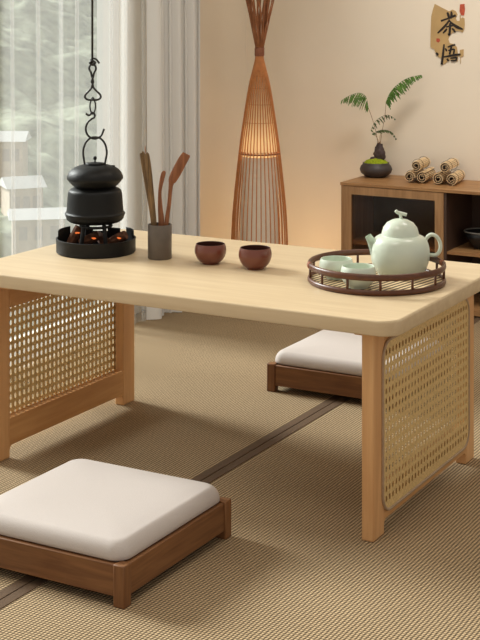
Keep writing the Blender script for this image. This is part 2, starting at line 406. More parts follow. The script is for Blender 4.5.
# ------------------------------------------------------------------ table
TW, TD, TT = 1.0947, 0.6516, 0.0318
tb = thing('low_tea_table', 'low pale ash tea table with rounded corners and woven cane end panels', 'table', (TW/2, TD/2, 0))
tb_o = Vector((TW/2, TD/2, 0))
def T_(bm, dx=0, dy=0):
    bmesh.ops.translate(bm, verts=bm.verts, vec=(-TW/2+dx, -TD/2+dy, 0)); return bm
loops = []
e = .005
for k in range(5):
    a = PI/2*k/4; ins = e*(1-math.sin(a)); z = H-TT+e*.6-e*.6*math.cos(a)
    loops.append([(x, y, z) for x, y in rrect(ins, TW-ins, ins, TD-ins, .042-ins, 10)])
for k in range(5):
    a = PI/2*k/4; ins = e*(1-math.cos(a)); z = H-e+e*math.sin(a)
    loops.append([(x, y, z) for x, y in rrect(ins, TW-ins, ins, TD-ins, .042-ins, 10)])
o = obj('tabletop', T_(stack(bmesh.new(), loops)), M['table_top'], tb, smooth=True, auto=.6)
LW, LY, LD = .0266, .034, .055
ZU = H-TT+.0005
def fillet_rail(y0, y1, z0, z1, x0, x1, r):
    """a rail between posts with small quarter-round fillets under its ends"""
    prof = [(y0, z1), (y0, z0-r)]
    for k in range(7): a = PI/2*k/6; prof.append((y0+r-r*math.cos(a), z0-r+r*math.sin(a)))
    for k in range(7): a = PI/2*k/6; prof.append((y1-r+r*math.sin(a), z0-r+r*math.cos(a)))
    prof += [(y1, z0-r), (y1, z1)]
    bm = bmesh.new(); stack(bm, [[(x0, y, z) for y, z in prof], [(x1, y, z) for y, z in prof]]); return bm
def cane_sheet(y0, y1, z0, z1, r, x, py=.0172, pz=.0197, th=.0014):
    bm = bmesh.new()
    def loop(pts):
        vs = [bm.verts.new((x, a, b)) for a, b in pts]
        return [bm.edges.new((vs[k], vs[(k+1) % len(vs)])) for k in range(len(vs))]
    ed = loop(rrect(y0, y1, z0, z1, r, 6))
    ny = int((y1-y0-.008)/py); nz = int((z1-z0-.008)/pz)
    my = (y1-y0-ny*py)/2; mz = (z1-z0-nz*pz)/2
    for i in range(ny):
        for j in range(nz):
            cy = y0+my+(i+.5)*py; cz = z0+mz+(j+.5)*pz
            # keep clear of the rounded corners
            dy_ = max(0, abs(cy-(y0+y1)/2)-((y1-y0)/2-r)); dz_ = max(0, abs(cz-(z0+z1)/2)-((z1-z0)/2-r))
            if math.hypot(dy_, dz_) > r-.011: continue
            ed += loop([(cy+py*.265*math.cos(a), cz+pz*.345*math.sin(a)) for a in [2*PI*k/8+PI/8 for k in range(8)]])
    bmesh.ops.triangle_fill(bm, edges=ed, use_beauty=True)
    return bm
for side, xo in ((0, .0587), (1, TW-.0587-LW)):
    x0, x1 = xo, xo+LW
    for y0 in (LY, TD-LY-LD):
        obj('leg', T_(B(x0, x1, y0, y0+LD, 0, ZU)), M['table_leg'], tb, bevel=.0035, seg=3)
    obj('bottom_rail', T_(fillet_rail(LY+LD-.001, TD-LY-LD+.001, .029, .092, x0+.001, x1-.001, .012)), M['table_rail'], tb)
    obj('top_rail', T_(B(x0+.001, x1-.001, LY+LD, TD-LY-LD, .352, ZU)), M['table_rail'], tb)
    cy0, cy1, cz0, cz1 = .078, TD-.078, .046, .388
    xs = x1+.0005 if side else x0-.0027
    bmc = cane_sheet(cy0, cy1, cz0, cz1, .036, xs)
    o = obj('cane_panel', T_(bmc), M['cane'], tb)
    sd = o.modifiers.new('thick', 'SOLIDIFY'); sd.thickness = .0014; sd.offset = 1 if side else 1
    xb = x1+.0015 if side else x0-.0015
    pts = [(xb, a, b) for a, b in rrect(cy0-.002, cy1+.002, cz0-.002, cz1, .037, 8)]
    obj('panel_bead', T_(tube(bmesh.new(), pts, .0034, 8, closed=True)), M['bead'], tb, smooth=True)
    # folding hinge blocks under the top
    for y0 in (LY+.012, TD-LY-.04):
        xa, xb2 = (x1, x1+.035) if side == 0 else (x0-.022, x0)
        obj('hinge_block', T_(B(xa, xb2, y0, y0+.028, ZU-.014, ZU)), M['table_rail'], tb, bevel=.002)

# ------------------------------------------------------------------ floor seats
def seat_base(loc, lab, s=.3863, h=.0756):
    r = thing('floor_seat_base', lab, 'floor seat', loc, 0, 'wooden floor seats')
    p = .024; q = s/2
    for sx in (-1, 1):
        for sy in (-1, 1):
            xa, xb = sorted((sx*q, sx*(q-p))); ya, yb = sorted((sy*q, sy*(q-p)))
            obj('leg', B(xa, xb, ya, yb, 0, h), M['oak_z'], r, bevel=.0022)
    for sy in (-1, 1):
        ya, yb = sorted((sy*(q-.0035), sy*(q-.019)))
        obj('rail', B(-q+p, q-p, ya, yb, .017, h-.0025), M['oak_x'], r, bevel=.0015)
    for sx in (-1, 1):
        xa, xb = sorted((sx*(q-.0035), sx*(q-.019)))
        obj('rail', B(xa, xb, -q+p, q-p, .017, h-.0025), M['oak_y'], r, bevel=.0015)
    obj('slatted_platform', B(-q+.0195, q-.0195, -q+.0245, q-.0245, .040, .052), M['oak_x'], r)
    return r
def pad(loc, lab, s=.3863, top=.056, z0=0):
    q = s/2-.0035; bm = bmesh.new(); loops = []
    rr = .032; zt = top
    lv = [(.024, 0), (.0225, .01), (.022, .020), (.010, .0225)]     # tucked inside the frame, then out over its edge
    n = 10
    for k in range(n+1):
        a = PI/2*k/n; lv.append((.022*(1-math.cos(a)) + .006, .0255+(zt-.0255)*math.sin(a)**.85))
    for ins, z in lv:
        loops.append([(x, y, z) for x, y in rrect(-q+ins, q-ins, -q+ins, q-ins, max(.012, rr-ins*.3), 8)])
    rs = [[bm.verts.new(p) for p in lp] for lp in loops]; m = len(rs[0])
    for a, b in zip(rs, rs[1:]):
        for k in range(m): bm.faces.new((a[k], a[(k+1) % m], b[(k+1) % m], b[k]))
    bm.faces.new(rs[0][::-1])
    # crowned top made of shrinking loops
    prev = rs[-1]
    for f, dz in ((.93, .0015), (.82, .003), (.62, .0045), (.36, .0055), (.12, .006)):
        cur = [bm.verts.new((v.co.x*f, v.co.y*f, zt+dz)) for v in rs[-1]]
        for k in range(m): bm.faces.new((prev[k], prev[(k+1) % m], cur[(k+1) % m], cur[k]))
        prev = cur
    bm.faces.new(prev)
    o = obj('seat_pad', bm, M['linen'], None, smooth=True, loc=loc)
    tag(o, lab, 'cushion', 'off white seat pads')
    return o
s1 = (.7727-.3863/2, -.4576+.3863/2, 0)
seat_base(s1, 'brown oak floor seat base in the near left foreground, in front of the table')
pad((s1[0], s1[1], .052), 'off-white square seat pad in the near left foreground')
s2 = (.351+.3863/2, .868+.3863/2, 0)
seat_base(s2, 'brown oak floor seat base on the far side of the table, partly hidden')
pad((s2[0], s2[1], .052), 'off-white square seat pad on the far side, seen under the tabletop')

# ------------------------------------------------------------------ walnut cabinet
CX0, CX1, CY0, CY1, CT = .060, .98, 1.97, 2.238, .4232
cb = thing('walnut_cabinet', 'low walnut cabinet with a smoked glass door against the back wall', 'cabinet', ((CX0+CX1)/2, (CY0+CY1)/2, 0))
def Cc(bm): bmesh.ops.translate(bm, verts=bm.verts, vec=(-(CX0+CX1)/2, -(CY0+CY1)/2, 0)); return bm
obj('top_board', Cc(B(CX0-.002, CX1, CY0-.004, CY1, CT-.0105, CT)), M['walnut_x'], cb, bevel=.0015)
obj('side_panel', Cc(B(CX0, CX0+.012, CY0, CY1, 0, CT-.0105)), M['walnut_z'], cb, bevel=.001)
obj('side_panel', Cc(B(CX1-.012, CX1, CY0, CY1, 0, CT-.0105)), M['walnut_z'], cb, bevel=.001)
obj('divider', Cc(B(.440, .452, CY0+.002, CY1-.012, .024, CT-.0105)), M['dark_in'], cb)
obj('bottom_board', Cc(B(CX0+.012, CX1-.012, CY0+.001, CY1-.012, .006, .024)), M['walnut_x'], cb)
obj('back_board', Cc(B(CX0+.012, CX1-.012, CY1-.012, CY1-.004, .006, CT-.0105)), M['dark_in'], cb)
obj('shelf', Cc(B(.452, CX1-.012, CY0+.006, CY1-.012, .203, .213)), M['walnut_x'], cb, bevel=.001)
obj('shelf', Cc(B(CX0+.012, .440, CY0+.03, CY1-.012, .203, .213)), M['walnut_x'], cb)
d = obj('door', None or (lambda b_: (box(b_, CX0+.013, CX0+.040, CY0-.002, CY0+.014, .026, CT-.012), box(b_, .412, .443, CY0-.002, CY0+.014, .026, CT-.012),
    box(b_, CX0+.040, .412, CY0-.002, CY0+.014, CT-.040, CT-.012), box(b_, CX0+.040, .412, CY0-.002, CY0+.014, .026, .058), Cc(b_))[-1])(bmesh.new()), M['walnut_z'], cb)
obj('glass_pane', Cc(B(CX0+.040, .412, CY0+.004, CY0+.008, .058, CT-.040)), M['smoke'], d)

# dark bowl on the shelf
bo = thing('bowl', 'dark bowl with a grey rim on the open shelf at the right edge', 'bowl', (.536, 2.09, .213)); bo.scale = (1.25, 1.25, 1.3)
obj('body', lathe(bmesh.new(), [(0, .0), (.022, .0), (.024, .006), (.040, .022), (.048, .044), (.0455, .044), (.036, .022), (.02, .010), (0, .009)], 40), M['bowl'], bo, smooth=True)
obj('rim', tube(bmesh.new(), [(.0475*math.cos(a), .0475*math.sin(a), .045) for a in [2*PI*k/40 for k in range(40)]], .0022, 8, closed=True), M['bowl_rim'], bo, smooth=True)

# ------------------------------------------------------------------ bamboo mat rolls
def roll_proto():
    r = thing('bamboo_mat_roll', 'x', 'mat roll'); R0 = .0205; Ln = .145
    ba = bmesh.new(); bb = bmesh.new()
    a = 0.6; turns = 2.2
    while a < turns*2*PI:
        rad = .0045+(R0-.0055)*a/(turns*2*PI); st = .0060/rad
        for bm_, dr, hw, th in ((ba, .0, .0021, .0012), (bb, -.0016, .0024, .0005)):
            c = Vector((0, math.cos(a), math.sin(a))); tn = Vector((0, -math.sin(a), math.cos(a)))
            o_ = c*(rad+dr); vs = []
            for x in (0, Ln):
                vs.append([bm_.verts.new(o_+tn*q_*hw+c*w_*th+Vector((x, 0, 0))) for q_, w_ in ((-1, -1), (-1, .5), (-.5, 1), (.5, 1), (1, .5), (1, -1))])
            n_ = 6
            for k in range(n_): bm_.faces.new((vs[0][k], vs[0][(k+1) % n_], vs[1][(k+1) % n_], vs[1][k]))
            bm_.faces.new(vs[0][::-1]); bm_.faces.new(vs[1])
        a += st
    obj('slats', ba, M['bamboo'], r); obj('backing_cloth', bb, M['bamboo_edge'], r)
    for x in (.03, Ln-.03):
        bc = bmesh.new(); tube(bc, [(x, (R0+.0002)*math.cos(q_), (R0+.0002)*math.sin(q_)) for q_ in [2*PI*k/24 for k in range(24)]], .0007, 6, closed=True)
        obj('binding_thread', bc, M['bamboo_edge'], r)
    return r
rp0 = roll_proto()
zr = CT+.0222
def on_z(u, v, z):
    d_ = FW+(u-240)/F*RT-(v-Y0)/F*UP; t_ = (z-CZ)/d_.z; return CAM+d_*t_
rolls = [(411.3, 176.5, 0, 'bamboo mat roll lower left in the left pile of three'), (422, 177.5, 0, 'bamboo mat roll lower right in the left pile of three'),
         (414.5, 166.3, 1, 'bamboo mat roll on top of the left pile of three'),
         (439.5, 178.2, 0, 'bamboo mat roll lower left in the right pile of three'), (451, 179.5, 0, 'bamboo mat roll lower right in the right pile of three'),
         (444, 167.3, 1, 'bamboo mat roll on top of the right pile of three')]
base = {}
for grp in (0, 3):
    p = on_z(rolls[grp+1][0], rolls[grp+1][1], zr)
    ang = PI/2+.14
    side = Vector((math.sin(ang), -math.cos(ang), 0))
    base[grp] = [p-side*.0450, p, p-side*.0225+Vector((0, 0, .0392))]
for i, (u, v, lev, lab) in enumerate(rolls):
    r = rp0 if i == 0 else copy_tree(rp0)
    p = base[(i//3)*3][i % 3]
    r.location = p; r.rotation_euler = (random.uniform(0, 6.2) if True else 0, 0, PI/2+.14)
    r['label'] = lab; r['category'] = 'mat roll'; r['group'] = 'bamboo mat rolls on the cabinet'

# ------------------------------------------------------------------ potted plant on the cabinet
pp = on_z(376, 176.8, CT)
pl = thing('potted_plant', 'small potted bonsai fern with moss and dark rock on the cabinet', 'potted plant', pp)
obj('pot', lathe(bmesh.new(), [(0, 0), (.034, 0), (.040, .003), (.055, .016), (.059, .028), (.055, .040), (.048, .047), (.048, .052), (.045, .052), (.044, .045), (0, .044)], 48), M['pot'], pl, smooth=True)
bm = lathe(bmesh.new(), [(.0455, .046), (.044, .052), (.034, .060), (.02, .065), (.008, .067), (0, .067)], 40)
for v in bm.verts: v.co += Vector((mnoise.noise(v.co*90), mnoise.noise(v.co*90+Vector((5, 0, 0))), mnoise.noise(v.co*70+Vector((0, 9, 0)))))*.003
obj('moss', bm, M['moss'], pl, smooth=True)
bm = bmesh.new(); bmesh.ops.create_icosphere(bm, subdivisions=4, radius=1)
for v in bm.verts:
    c = v.co.copy(); zz = (c.z+1)/2
    wid = (1-zz)**.5*.024+.003
    v.co = Vector((c.x*wid*1.0, c.y*wid*.8, .056+zz*.070))
    hd = math.hypot(c.x, c.y)+.001
    v.co += Vector((RT.x, RT.y, 0))*.013; v.co += Vector((c.x/hd, c.y/hd, 0))*.006*mnoise.noise(c*3.1)*min(1, hd*2)+Vector((0, 0, .004*mnoise.noise(c*5)))
obj('rock', bm, M['rock'], pl, smooth=True)
bm = bmesh.new(); bmesh.ops.create_icosphere(bm, subdivisions=3, radius=.011)
for v in bm.verts: v.co = Vector((v.co.x*1.3-.008*RT.x, v.co.y*1.1-.008*RT.y, v.co.z*.6+.066))+.003*Vector((mnoise.noise(v.co*150), 0, mnoise.noise(v.co*120)))
obj('rock', bm, M['rock'], pl, smooth=True)
PT = (pp-CAM).dot(FW)
def pv(u, v, dt=0): return view_pt(u, v, PT+dt)-pp
def frond(stem_px, rach_px, dt, n, ln, mat, name='frond', droop=.6, wide=.0032):
    st = [pv(u, v, dt*s) for u, v, s in stem_px]
    bm = bmesh.new(); tube(bm, spline([tuple(p) for p in st], 6), .0009, 6)
    so = obj('stem', bm, M['stem'], pl, smooth=True)
    ra = [Vector(q) for q in spline([tuple(pv(u, v, dt*s)) for u, v, s in rach_px], 10)]
    bm = bmesh.new(); tube(bm, ra, .0006, 5)
    m = len(ra); rn = random.Random(int(stem_px[-1][0]*7+n))
    for k in range(n):
        f = k/(n-1); i = min(m-2, int(f*(m-2))); p = ra[i]; tan = (ra[i+1]-ra[i]).normalized()
        sidev = tan.cross(Vector((0, 0, 1)))
        if sidev.length < .2: sidev = FW.copy()
        sidev.normalize()
        for s in (-1, 1):
            l_ = ln*(.6+.4*math.sin(PI*f))*(1-.62*f*f)*rn.uniform(.8, 1.15)
            dirv = (tan*.65+sidev*s*.6+Vector((0, 0, -droop))*rn.uniform(.7, 1.2)).normalized()
            # leaflet: midrib with tiny alternate lobes
            q0 = p
            nl = 5; pr = q0; width_dir = dirv.cross(FW).normalized()
            L_, R_ = [], []; mid = []
            for a in range(nl*2+1):
                g_ = a/(nl*2); c = q0+dirv*l_*g_+Vector((0, 0, -droop*.35*l_*g_*g_))
                w_ = wide*(math.sin(PI*(.12+.86*g_))**.8)*(1.0 if a % 2 else .5)
                nv = (width_dir+FW*.5*s).normalized()
                L_.append(bm.verts.new(c+nv*w_)); R_.append(bm.verts.new(c-nv*w_))
            for a in range(nl*2): bm.faces.new((L_[a], L_[a+1], R_[a+1], R_[a]))
    # give the blades a real thickness
    res = bmesh.ops.solidify(bm, geom=bm.faces[:], thickness=.0003)
    obj(name, bm, mat, pl)
frond([(380, 146, 0), (382, 132, .3), (385, 115, .7), (386, 102, 1)], [(386, 102, 1), (390, 93, 1), (397, 85, 1.2), (408, 78, 1.5), (421, 75, 2)], -.035, 24, .050, M['leaf'], droop=.85, wide=.0052)
frond([(378, 146, 0), (376, 132, .3), (371, 115, .7), (367, 105, 1)], [(368, 107, 1), (366, 97, 1), (360, 93, 1.2), (351, 95, 1.4), (342, 100, 1.8)], .016, 18, .056, M['leaf'], droop=1.0, wide=.0034)
frond([(379, 146, 0), (378, 140, .2), (374, 133, .4), (371, 130, .5)], [(371, 130, .5), (375, 122, .5), (381, 117, .6), (388, 115, .8), (395, 119, 1)], -.03, 10, .026, M['leaf_dark'], droop=.8, wide=.0036)
frond([(381, 146, 0), (380, 142, .2), (380, 137, .3), (381, 132, .3)], [(372, 134, .4), (378, 131, .3), (384, 130, .4), (391, 132, .6), (396, 139, .9)], -.04, 12, .022, M['leaf_dark'], droop=.4, wide=.0036)

# ------------------------------------------------------------------ floor lamp of bamboo ribs
LT = 4.95
lp = view_pt(259.5, 0, LT); lp.z = 0
lamp = thing('bamboo_floor_lamp', 'tall bamboo rib floor lamp, pinched at a corded neck, glowing in the corner', 'floor lamp', lp)
k_ = LT/F
def lz(v): return CZ-(v-Y0)*k_
prof = [(26*k_, 0.0), (28.5*k_, .10), (28*k_, lz(240)), (26*k_, lz(205)), (20.5*k_, lz(153)), (16*k_, lz(120)), (10.5*k_, lz(86)), (4.3*k_, lz(60)), (3.6*k_, lz(50))]
ps = spline(prof, 6)
NR = 36
for q in range(NR):
    a = 2*PI*q/NR+.03
    bm = bmesh.new(); tube(bm, [(r*math.cos(a), r*math.sin(a), z) for r, z in ps], .0019, 6)
    obj('rib', bm, M['rib'], lamp, smooth=True)
# flared tips above the neck
for q in range(44):
    a = 2*PI*q/44+.1; tw = random.uniform(-.8, .8); rr = random.uniform(.5, 1.15); bm = bmesh.new(); pts = []
    for s in range(9):
        g_ = s/8; z = lz(50)+g_*.34
        r = 3.2*k_+rr*(20*k_)*g_**1.0*1.02
        aa = a+tw*g_+.15*math.sin(6*g_+q); pts.append((r*math.cos(aa), r*math.sin(aa), z))
    tube(bm, pts, .0022, 5); obj('bamboo_tip', bm, M['rib_dark'], lamp, smooth=True)
bm = lathe(bmesh.new(), [(0, lz(56)), (4.6*k_, lz(56)), (4.9*k_, lz(55)), (4.9*k_, lz(48.5)), (4.6*k_, lz(47.5)), (0, lz(47.5))], 24)
obj('cord_wrap', bm, M['wrap'], lamp, smooth=True, auto=.7)
for rr_, zz in ((20.0*k_, lz(153)), (25.6*k_, .004)):
    bm = bmesh.new(); tube(bm, [(rr_*math.cos(2*PI*s/48), rr_*math.sin(2*PI*s/48), zz) for s in range(48)], .003, 8, closed=True)
    obj('hoop', bm, M['wrap'], lamp, smooth=True)
for zz, r_ in ((lz(122), 16), (lz(104), 13.2), (lz(88), 10.6), (lz(76), 8)):
    bm = bmesh.new(); tube(bm, [((r_*k_-.001)*math.cos(2*PI*s/40), (r_*k_-.001)*math.sin(2*PI*s/40), zz) for s in range(40)], .0008, 6, closed=True)
    obj('hoop', bm, M['rib_dark'], lamp, smooth=True)
# paper liner below, woven shade above
bm = lathe(bmesh.new(), [(20*k_, .02), (19.5*k_, lz(240)), (17.5*k_, lz(156))], 48)
obj('paper_liner', bm, M['liner'], lamp, smooth=True)
bm = lathe(bmesh.new(), [(18.5*k_, lz(151)), (15*k_, lz(120)), (9.5*k_, lz(86)), (4*k_, lz(60))], 48)
obj('lamp_shade', bm, M['paper'], lamp, smooth=True)
obj('base_plate', lathe(bmesh.new(), [(0, 0), (26*k_, 0), (26*k_, .012), (0, .012)], 40), M['wrap'], lamp, smooth=True, auto=.6)
bm = bmesh.new(); bmesh.ops.create_uvsphere(bm, u_segments=20, v_segments=12, radius=.012); 
obj('bulb', bm, M['bulb'], lamp, smooth=True, loc=(0, 0, lz(141)))

# ------------------------------------------------------------------ kettle on its brazier
kp = on_z(95, 250, H); KT = (kp-CAM).dot(FW); ks = KT/F
def kz(v): return CZ-(v-Y0)*ks-kp.z
brp = on_z(96, 251.8, H)
br = thing('charcoal_brazier', 'round black iron brazier pan with notched rim under the kettle', 'brazier', brp, TH)
R_ = 39.3*ks
bm = lathe(bmesh.new(), [(0, .0), (R_*.97, .0), (R_, .003), (R_*1.0, .030), (R_*1.01, .035), (R_*.975, .036), (R_*.96, .032), (R_*.96, .006), (0, .006)], 72)
obj('pan', bm, M['iron_dark'], br, smooth=True, auto=.7)
# upright notched shield segments standing inside the rim (local x = right in the view, y = away)
for a0, a1, hh in ((.02, .70, .052), (.95, 1.35, .046), (1.75, 2.2, .046), (2.45, 3.25, .054)):
    n = 12; bm = bmesh.new(); lo = []
    for rr2 in (R_*.955, R_*.925):
        lo.append([[(rr2*math.cos(a0+(a1-a0)*s/n), rr2*math.sin(a0+(a1-a0)*s/n), z) for s in range(n+1)] for z in (.006, hh)])
    vs = [[[bm.verts.new(p) for p in row] for row in l_] for l_ in lo]
    for s in range(n):
        for l_ in vs: bm.faces.new((l_[0][s], l_[0][s+1], l_[1][s+1], l_[1][s]))
        bm.faces.new((vs[0][1][s], vs[0][1][s+1], vs[1][1][s+1], vs[1][1][s])); bm.faces.new((vs[0][0][s], vs[1][0][s], vs[1][0][s+1], vs[0][0][s+1]))
    for s in (0, n): bm.faces.new((vs[0][0][s], vs[0][1][s], vs[1][1][s], vs[1][0][s]))
    obj('rim_shield', bm, M['iron_dark'], br, bevel=.001)
kbz = kz(222)-.002
for a in (PI*1.22, PI*1.72, PI*.35, PI*.72):
    bm = bmesh.new(); tube(bm, [(.045*math.cos(a), .045*math.sin(a), .006), (.036*math.cos(a), .036*math.sin(a), kbz+.001)], .0052, 8)
    obj('leg', bm, M['iron_dark'], br, smooth=True, auto=.8)
bm = bmesh.new(); tube(bm, [(.038*math.cos(2*PI*s/32), .038*math.sin(2*PI*s/32), kbz-.003) for s in range(32)], .0035, 8, closed=True)
obj('trivet_ring', bm, M['iron_dark'], br, smooth=True)
# charcoal
def coal(x, y, ang, tilt, lab, hot):
    r = thing('charcoal_piece', lab, 'charcoal', brp+Vector((x*RT.x-y*RT.y, x*RT.y+y*RT.x, .006)), TH+ang, 'charcoal in the brazier')
    bm = bmesh.new(); tube(bm, [(-.026, 0, .0), (-.012, .001, 0), (.01, -.001, 0), (.026, 0, 0)], [.0118, .0135, .0128, .0115], 9)
    for v in bm.verts: v.co += .0016*mnoise.noise_vector(v.co*120)
    bmesh.ops.rotate(bm, verts=bm.verts, cent=(0, 0, 0), matrix=Matrix.Rotation(tilt, 3, 'Y'))
    mz_ = min(v.co.z for v in bm.verts); bmesh.ops.translate(bm, verts=bm.verts, vec=(0, 0, -mz_+.0005))
    obj('log', bm, M['coal'], r)
    if hot:
        b2 = bmesh.new(); bmesh.ops.create_icosphere(b2, subdivisions=2, radius=.0032)
        for v in b2.verts: v.co = Vector((v.co.x*2.2, v.co.y, v.co.z))+.003*mnoise.noise_vector(v.co*200)
        bmesh.ops.translate(b2, verts=b2.verts, vec=(.012*math.cos(tilt), -.0105, -mz_-.012*math.sin(tilt)))
        obj('ember', b2, M['ember'], r)
coal(-.055, .020, .2, -1.1, 'upright charcoal piece at the left inside the brazier', True)
coal(-.018, .012, .1, -.45, 'brown charcoal piece left of the glowing centre', True)
coal(.012, .030, 2.2, -.3, 'charcoal piece glowing orange at the brazier centre', True)
coal(.052, .012, -.4, -.5, 'charcoal piece at the right inside the brazier', True)

ke = thing('hanging_iron_kettle', 'black cast iron kettle of two stacked bodies hanging from the hook', 'kettle', kp, TH)
Kx = lambda px: px*ks
p_low = [(0, 222.8), (16, 222.6), (24, 221.5), (28, 218.8), (29.2, 215.5), (30, 213.6), (30, 212.6), (28.8, 211.6), (28.2, 208), (27.6, 200), (27, 193.5), (25.8, 189.8), (22, 187.6), (19, 186.5)]
obj('lower_pot', lathe(bmesh.new(), [(max(0, Kx(r)), kz(v)) for r, v in spline(p_low, 3)]+[(0, kz(186.5))], 64), M['iron'], ke, smooth=True)
p_up = [(0, 189), (14, 188.8), (18.5, 187.6), (22.5, 184.8), (26, 181), (27.6, 179), (28, 178), (28.0, 176.9), (27.4, 174.6), (25.4, 171.2), (21.2, 167.7), (15, 165.3), (9.5, 164.4), (0, 164.2)]
obj('upper_pot', lathe(bmesh.new(), [(max(0, Kx(r)), kz(v)) for r, v in spline(p_up, 4)], 64), M['iron'], ke, smooth=True)
ld = obj('lid', lathe(bmesh.new(), [(0, kz(165)), (Kx(9.2), kz(165)), (Kx(9.8), kz(164)), (Kx(9.7), kz(163)), (Kx(7), kz(162.6)), (0, kz(162))], 40), M['iron_dark'], ke, smooth=True)
obj('knob', lathe(bmesh.new(), [(Kx(.8), kz(162.4)), (Kx(.7), kz(160.2)), (Kx(1.5), kz(159.4)), (Kx(1.9), kz(158)), (Kx(1.5), kz(156.6)), (0, kz(156))], 16), M['iron_dark'], ld, smooth=True)
bm = bmesh.new()
def kpx(u, v, y=0): return (Kx(u-95), y, kz(v))
tube(bm, spline([kpx(85.5, 167.5), kpx(84.0, 160), kpx(83.2, 151), kpx(85.5, 143), kpx(90, 138.3), kpx(95, 137.2), kpx(100.5, 138.5), kpx(105, 144), kpx(106.8, 152), kpx(105.8, 159), kpx(104.6, 165.5)], 6), Kx(1.05), 8)
obj('bail_handle', bm, M['wire'], ke, smooth=True)
bm = bmesh.new(); tube(bm, [kpx(110, 168), kpx(112, 165.8), kpx(115, 166)], Kx(.9), 8)
obj('handle_lug', bm, M['wire'], ke, smooth=True)
bm = bmesh.new(); tube(bm, [kpx(84.5, 169.5), kpx(86.5, 166.5)], Kx(1.4), 8)
obj('handle_lug', bm, M['wire'], ke, smooth=True)

hk = thing('pot_hanger', 'black iron rod, twisted link and open hook hanging from above', 'hanger', kp, TH)
bm = bmesh.new(); tube(bm, [kpx(92.3, 63), (Kx(92.3-95), 0, CEIL-kp.z)], Kx(1.1), 8); obj('rod', bm, M['wire'], hk, smooth=True)
bm = bmesh.new()
tube(bm, spline([kpx(90.2, 60.5), kpx(93, 58.5), kpx(96, 59.3), kpx(97.6, 61), kpx(99.3, 63.5)], 5), Kx(1.0), 8)
tube(bm, spline([kpx(90, 63), kpx(92.5, 61, -.003), kpx(95, 62.5), kpx(93, 65, .003)], 5, closed=True), Kx(1.2), 8, closed=True)
obj('top_knot', bm, M['wire'], hk, smooth=True)
bm = bmesh.new()   # twisted link: two strands crossing between an upper eye and a lower heart
lft = [kpx(92.5, 63.5), kpx(89.8, 66), kpx(89.3, 69), kpx(91.0, 72.5), kpx(91.7, 76, .001), kpx(92.6, 79, .002), kpx(93.2, 82, .0), kpx(92.3, 85, -.002), kpx(91.4, 88, 0), kpx(88.5, 91.5), kpx(85.6, 94.5), kpx(85.0, 97.3), kpx(87.5, 99.6), kpx(92.5, 100)]
rgt = [kpx(92.5, 63.5), kpx(95.3, 66), kpx(95.9, 69), kpx(94.2, 72.5), kpx(93.4, 76, -.001), kpx(92.5, 79, -.002), kpx(91.7, 82, .0), kpx(92.7, 85, .002), kpx(93.8, 88, 0), kpx(97, 91.5), kpx(100.0, 94.5), kpx(100.7, 97.3), kpx(98, 99.6), kpx(92.5, 100)]
tube(bm, spline(lft, 5), Kx(1.05), 8); tube(bm, spline(rgt, 5), Kx(1.05), 8)
obj('twisted_link', bm, M['wire'], hk, smooth=True)
bm = bmesh.new(); tube(bm, spline([kpx(92.7, 97.5, .002), kpx(95.3, 103.5), kpx(95.2, 109), kpx(92.8, 114, -.002), kpx(90.3, 109.5), kpx(90.2, 103.5)], 5, closed=True), Kx(.8), 8, closed=True)
obj('chain_ring', bm, M['wire'], hk, smooth=True)
bm = bmesh.new()
tube(bm, spline([kpx(85.8, 113.5), kpx(89, 115.3), kpx(92.5, 112.6), kpx(94.6, 114.5), kpx(94.2, 117.5), kpx(91.5, 119), kpx(87.8, 122.5), kpx(85.8, 128), kpx(87, 134), kpx(91, 138, .002), kpx(96, 138.6), kpx(101, 135.8), kpx(103.5, 130.5), kpx(103.9, 128.8)], 6),
     Kx(1.05), 8)
obj('hook', bm, M['wire'], hk, smooth=True)

# ------------------------------------------------------------------ utensil jar
up = on_z(159.8, 258.3, H); UT = (up-CAM).dot(FW); us = UT/F
uj = obj('utensil_jar', lathe(bmesh.new(), [(0, 0), (11.4*us, 0), (11.9*us, .0015), (12*us, .081), (11.7*us, .0825), (10.6*us, .0825), (10.6*us, .005), (0, .005)], 48), M['slate'], None, smooth=True, loc=up, auto=.7)
tag(uj, 'grey cylindrical ceramic jar holding wooden tea utensils', 'jar')
def upx(u, v, dt=0): return view_pt(u, v, UT+dt)
def utensil(name, pts, widths, flat, mat, lab):
    """pts: (u, v, depth offset) from tip to foot"""
    P = [upx(*p) for p in pts]; foot = P[-1].copy()
    r = bpy.data.objects
    bm = bmesh.new(); sp_ = spline([tuple(p-foot)+(w_,) for p, w_ in zip(P, widths)], 6)
    Pv = [Vector(s[:3]) for s in sp_]; W = [s[3]*us for s in sp_]
    rings = []; n = 12
    for i, (p, w_) in enumerate(zip(Pv, W)):
        a = Pv[max(0, i-1)]; b = Pv[min(len(Pv)-1, i+1)]; tn = (b-a).normalized()
        s_ = tn.cross(FW).normalized(); d_ = s_.cross(tn).normalized()
        fl = flat if isinstance(flat, float) else flat[0]+(flat[1]-flat[0])*i/(len(Pv)-1)
        rings.append([bm.verts.new(p+s_*w_*math.cos(2*PI*k/n)+d_*max(.0011, w_*fl)*math.sin(2*PI*k/n)) for k in range(n)])
    for a, b in zip(rings, rings[1:]):
        for k in range(n): bm.faces.new((a[k], a[(k+1) % n], b[(k+1) % n], b[k]))
    bm.faces.new(rings[0]); bm.faces.new(rings[-1][::-1])
    o = obj(name, bm, mat, None, smooth=True, loc=foot, auto=1.0)
    tag(o, lab, 'tea utensil', 'wooden utensils in the grey jar'); return o
utensil('tea_stick', [(141.6, 152.5, .002), (142.5, 155, .002), (145.5, 172, .002), (150, 200, 0), (153, 222, 0), (155.5, 254, 0)], [1.6, 2.7, 3.0, 2.5, 2.2, 1.8], .35, M['spoon_dark'], 'speckled dark stick leaning left in the jar, leftmost one')
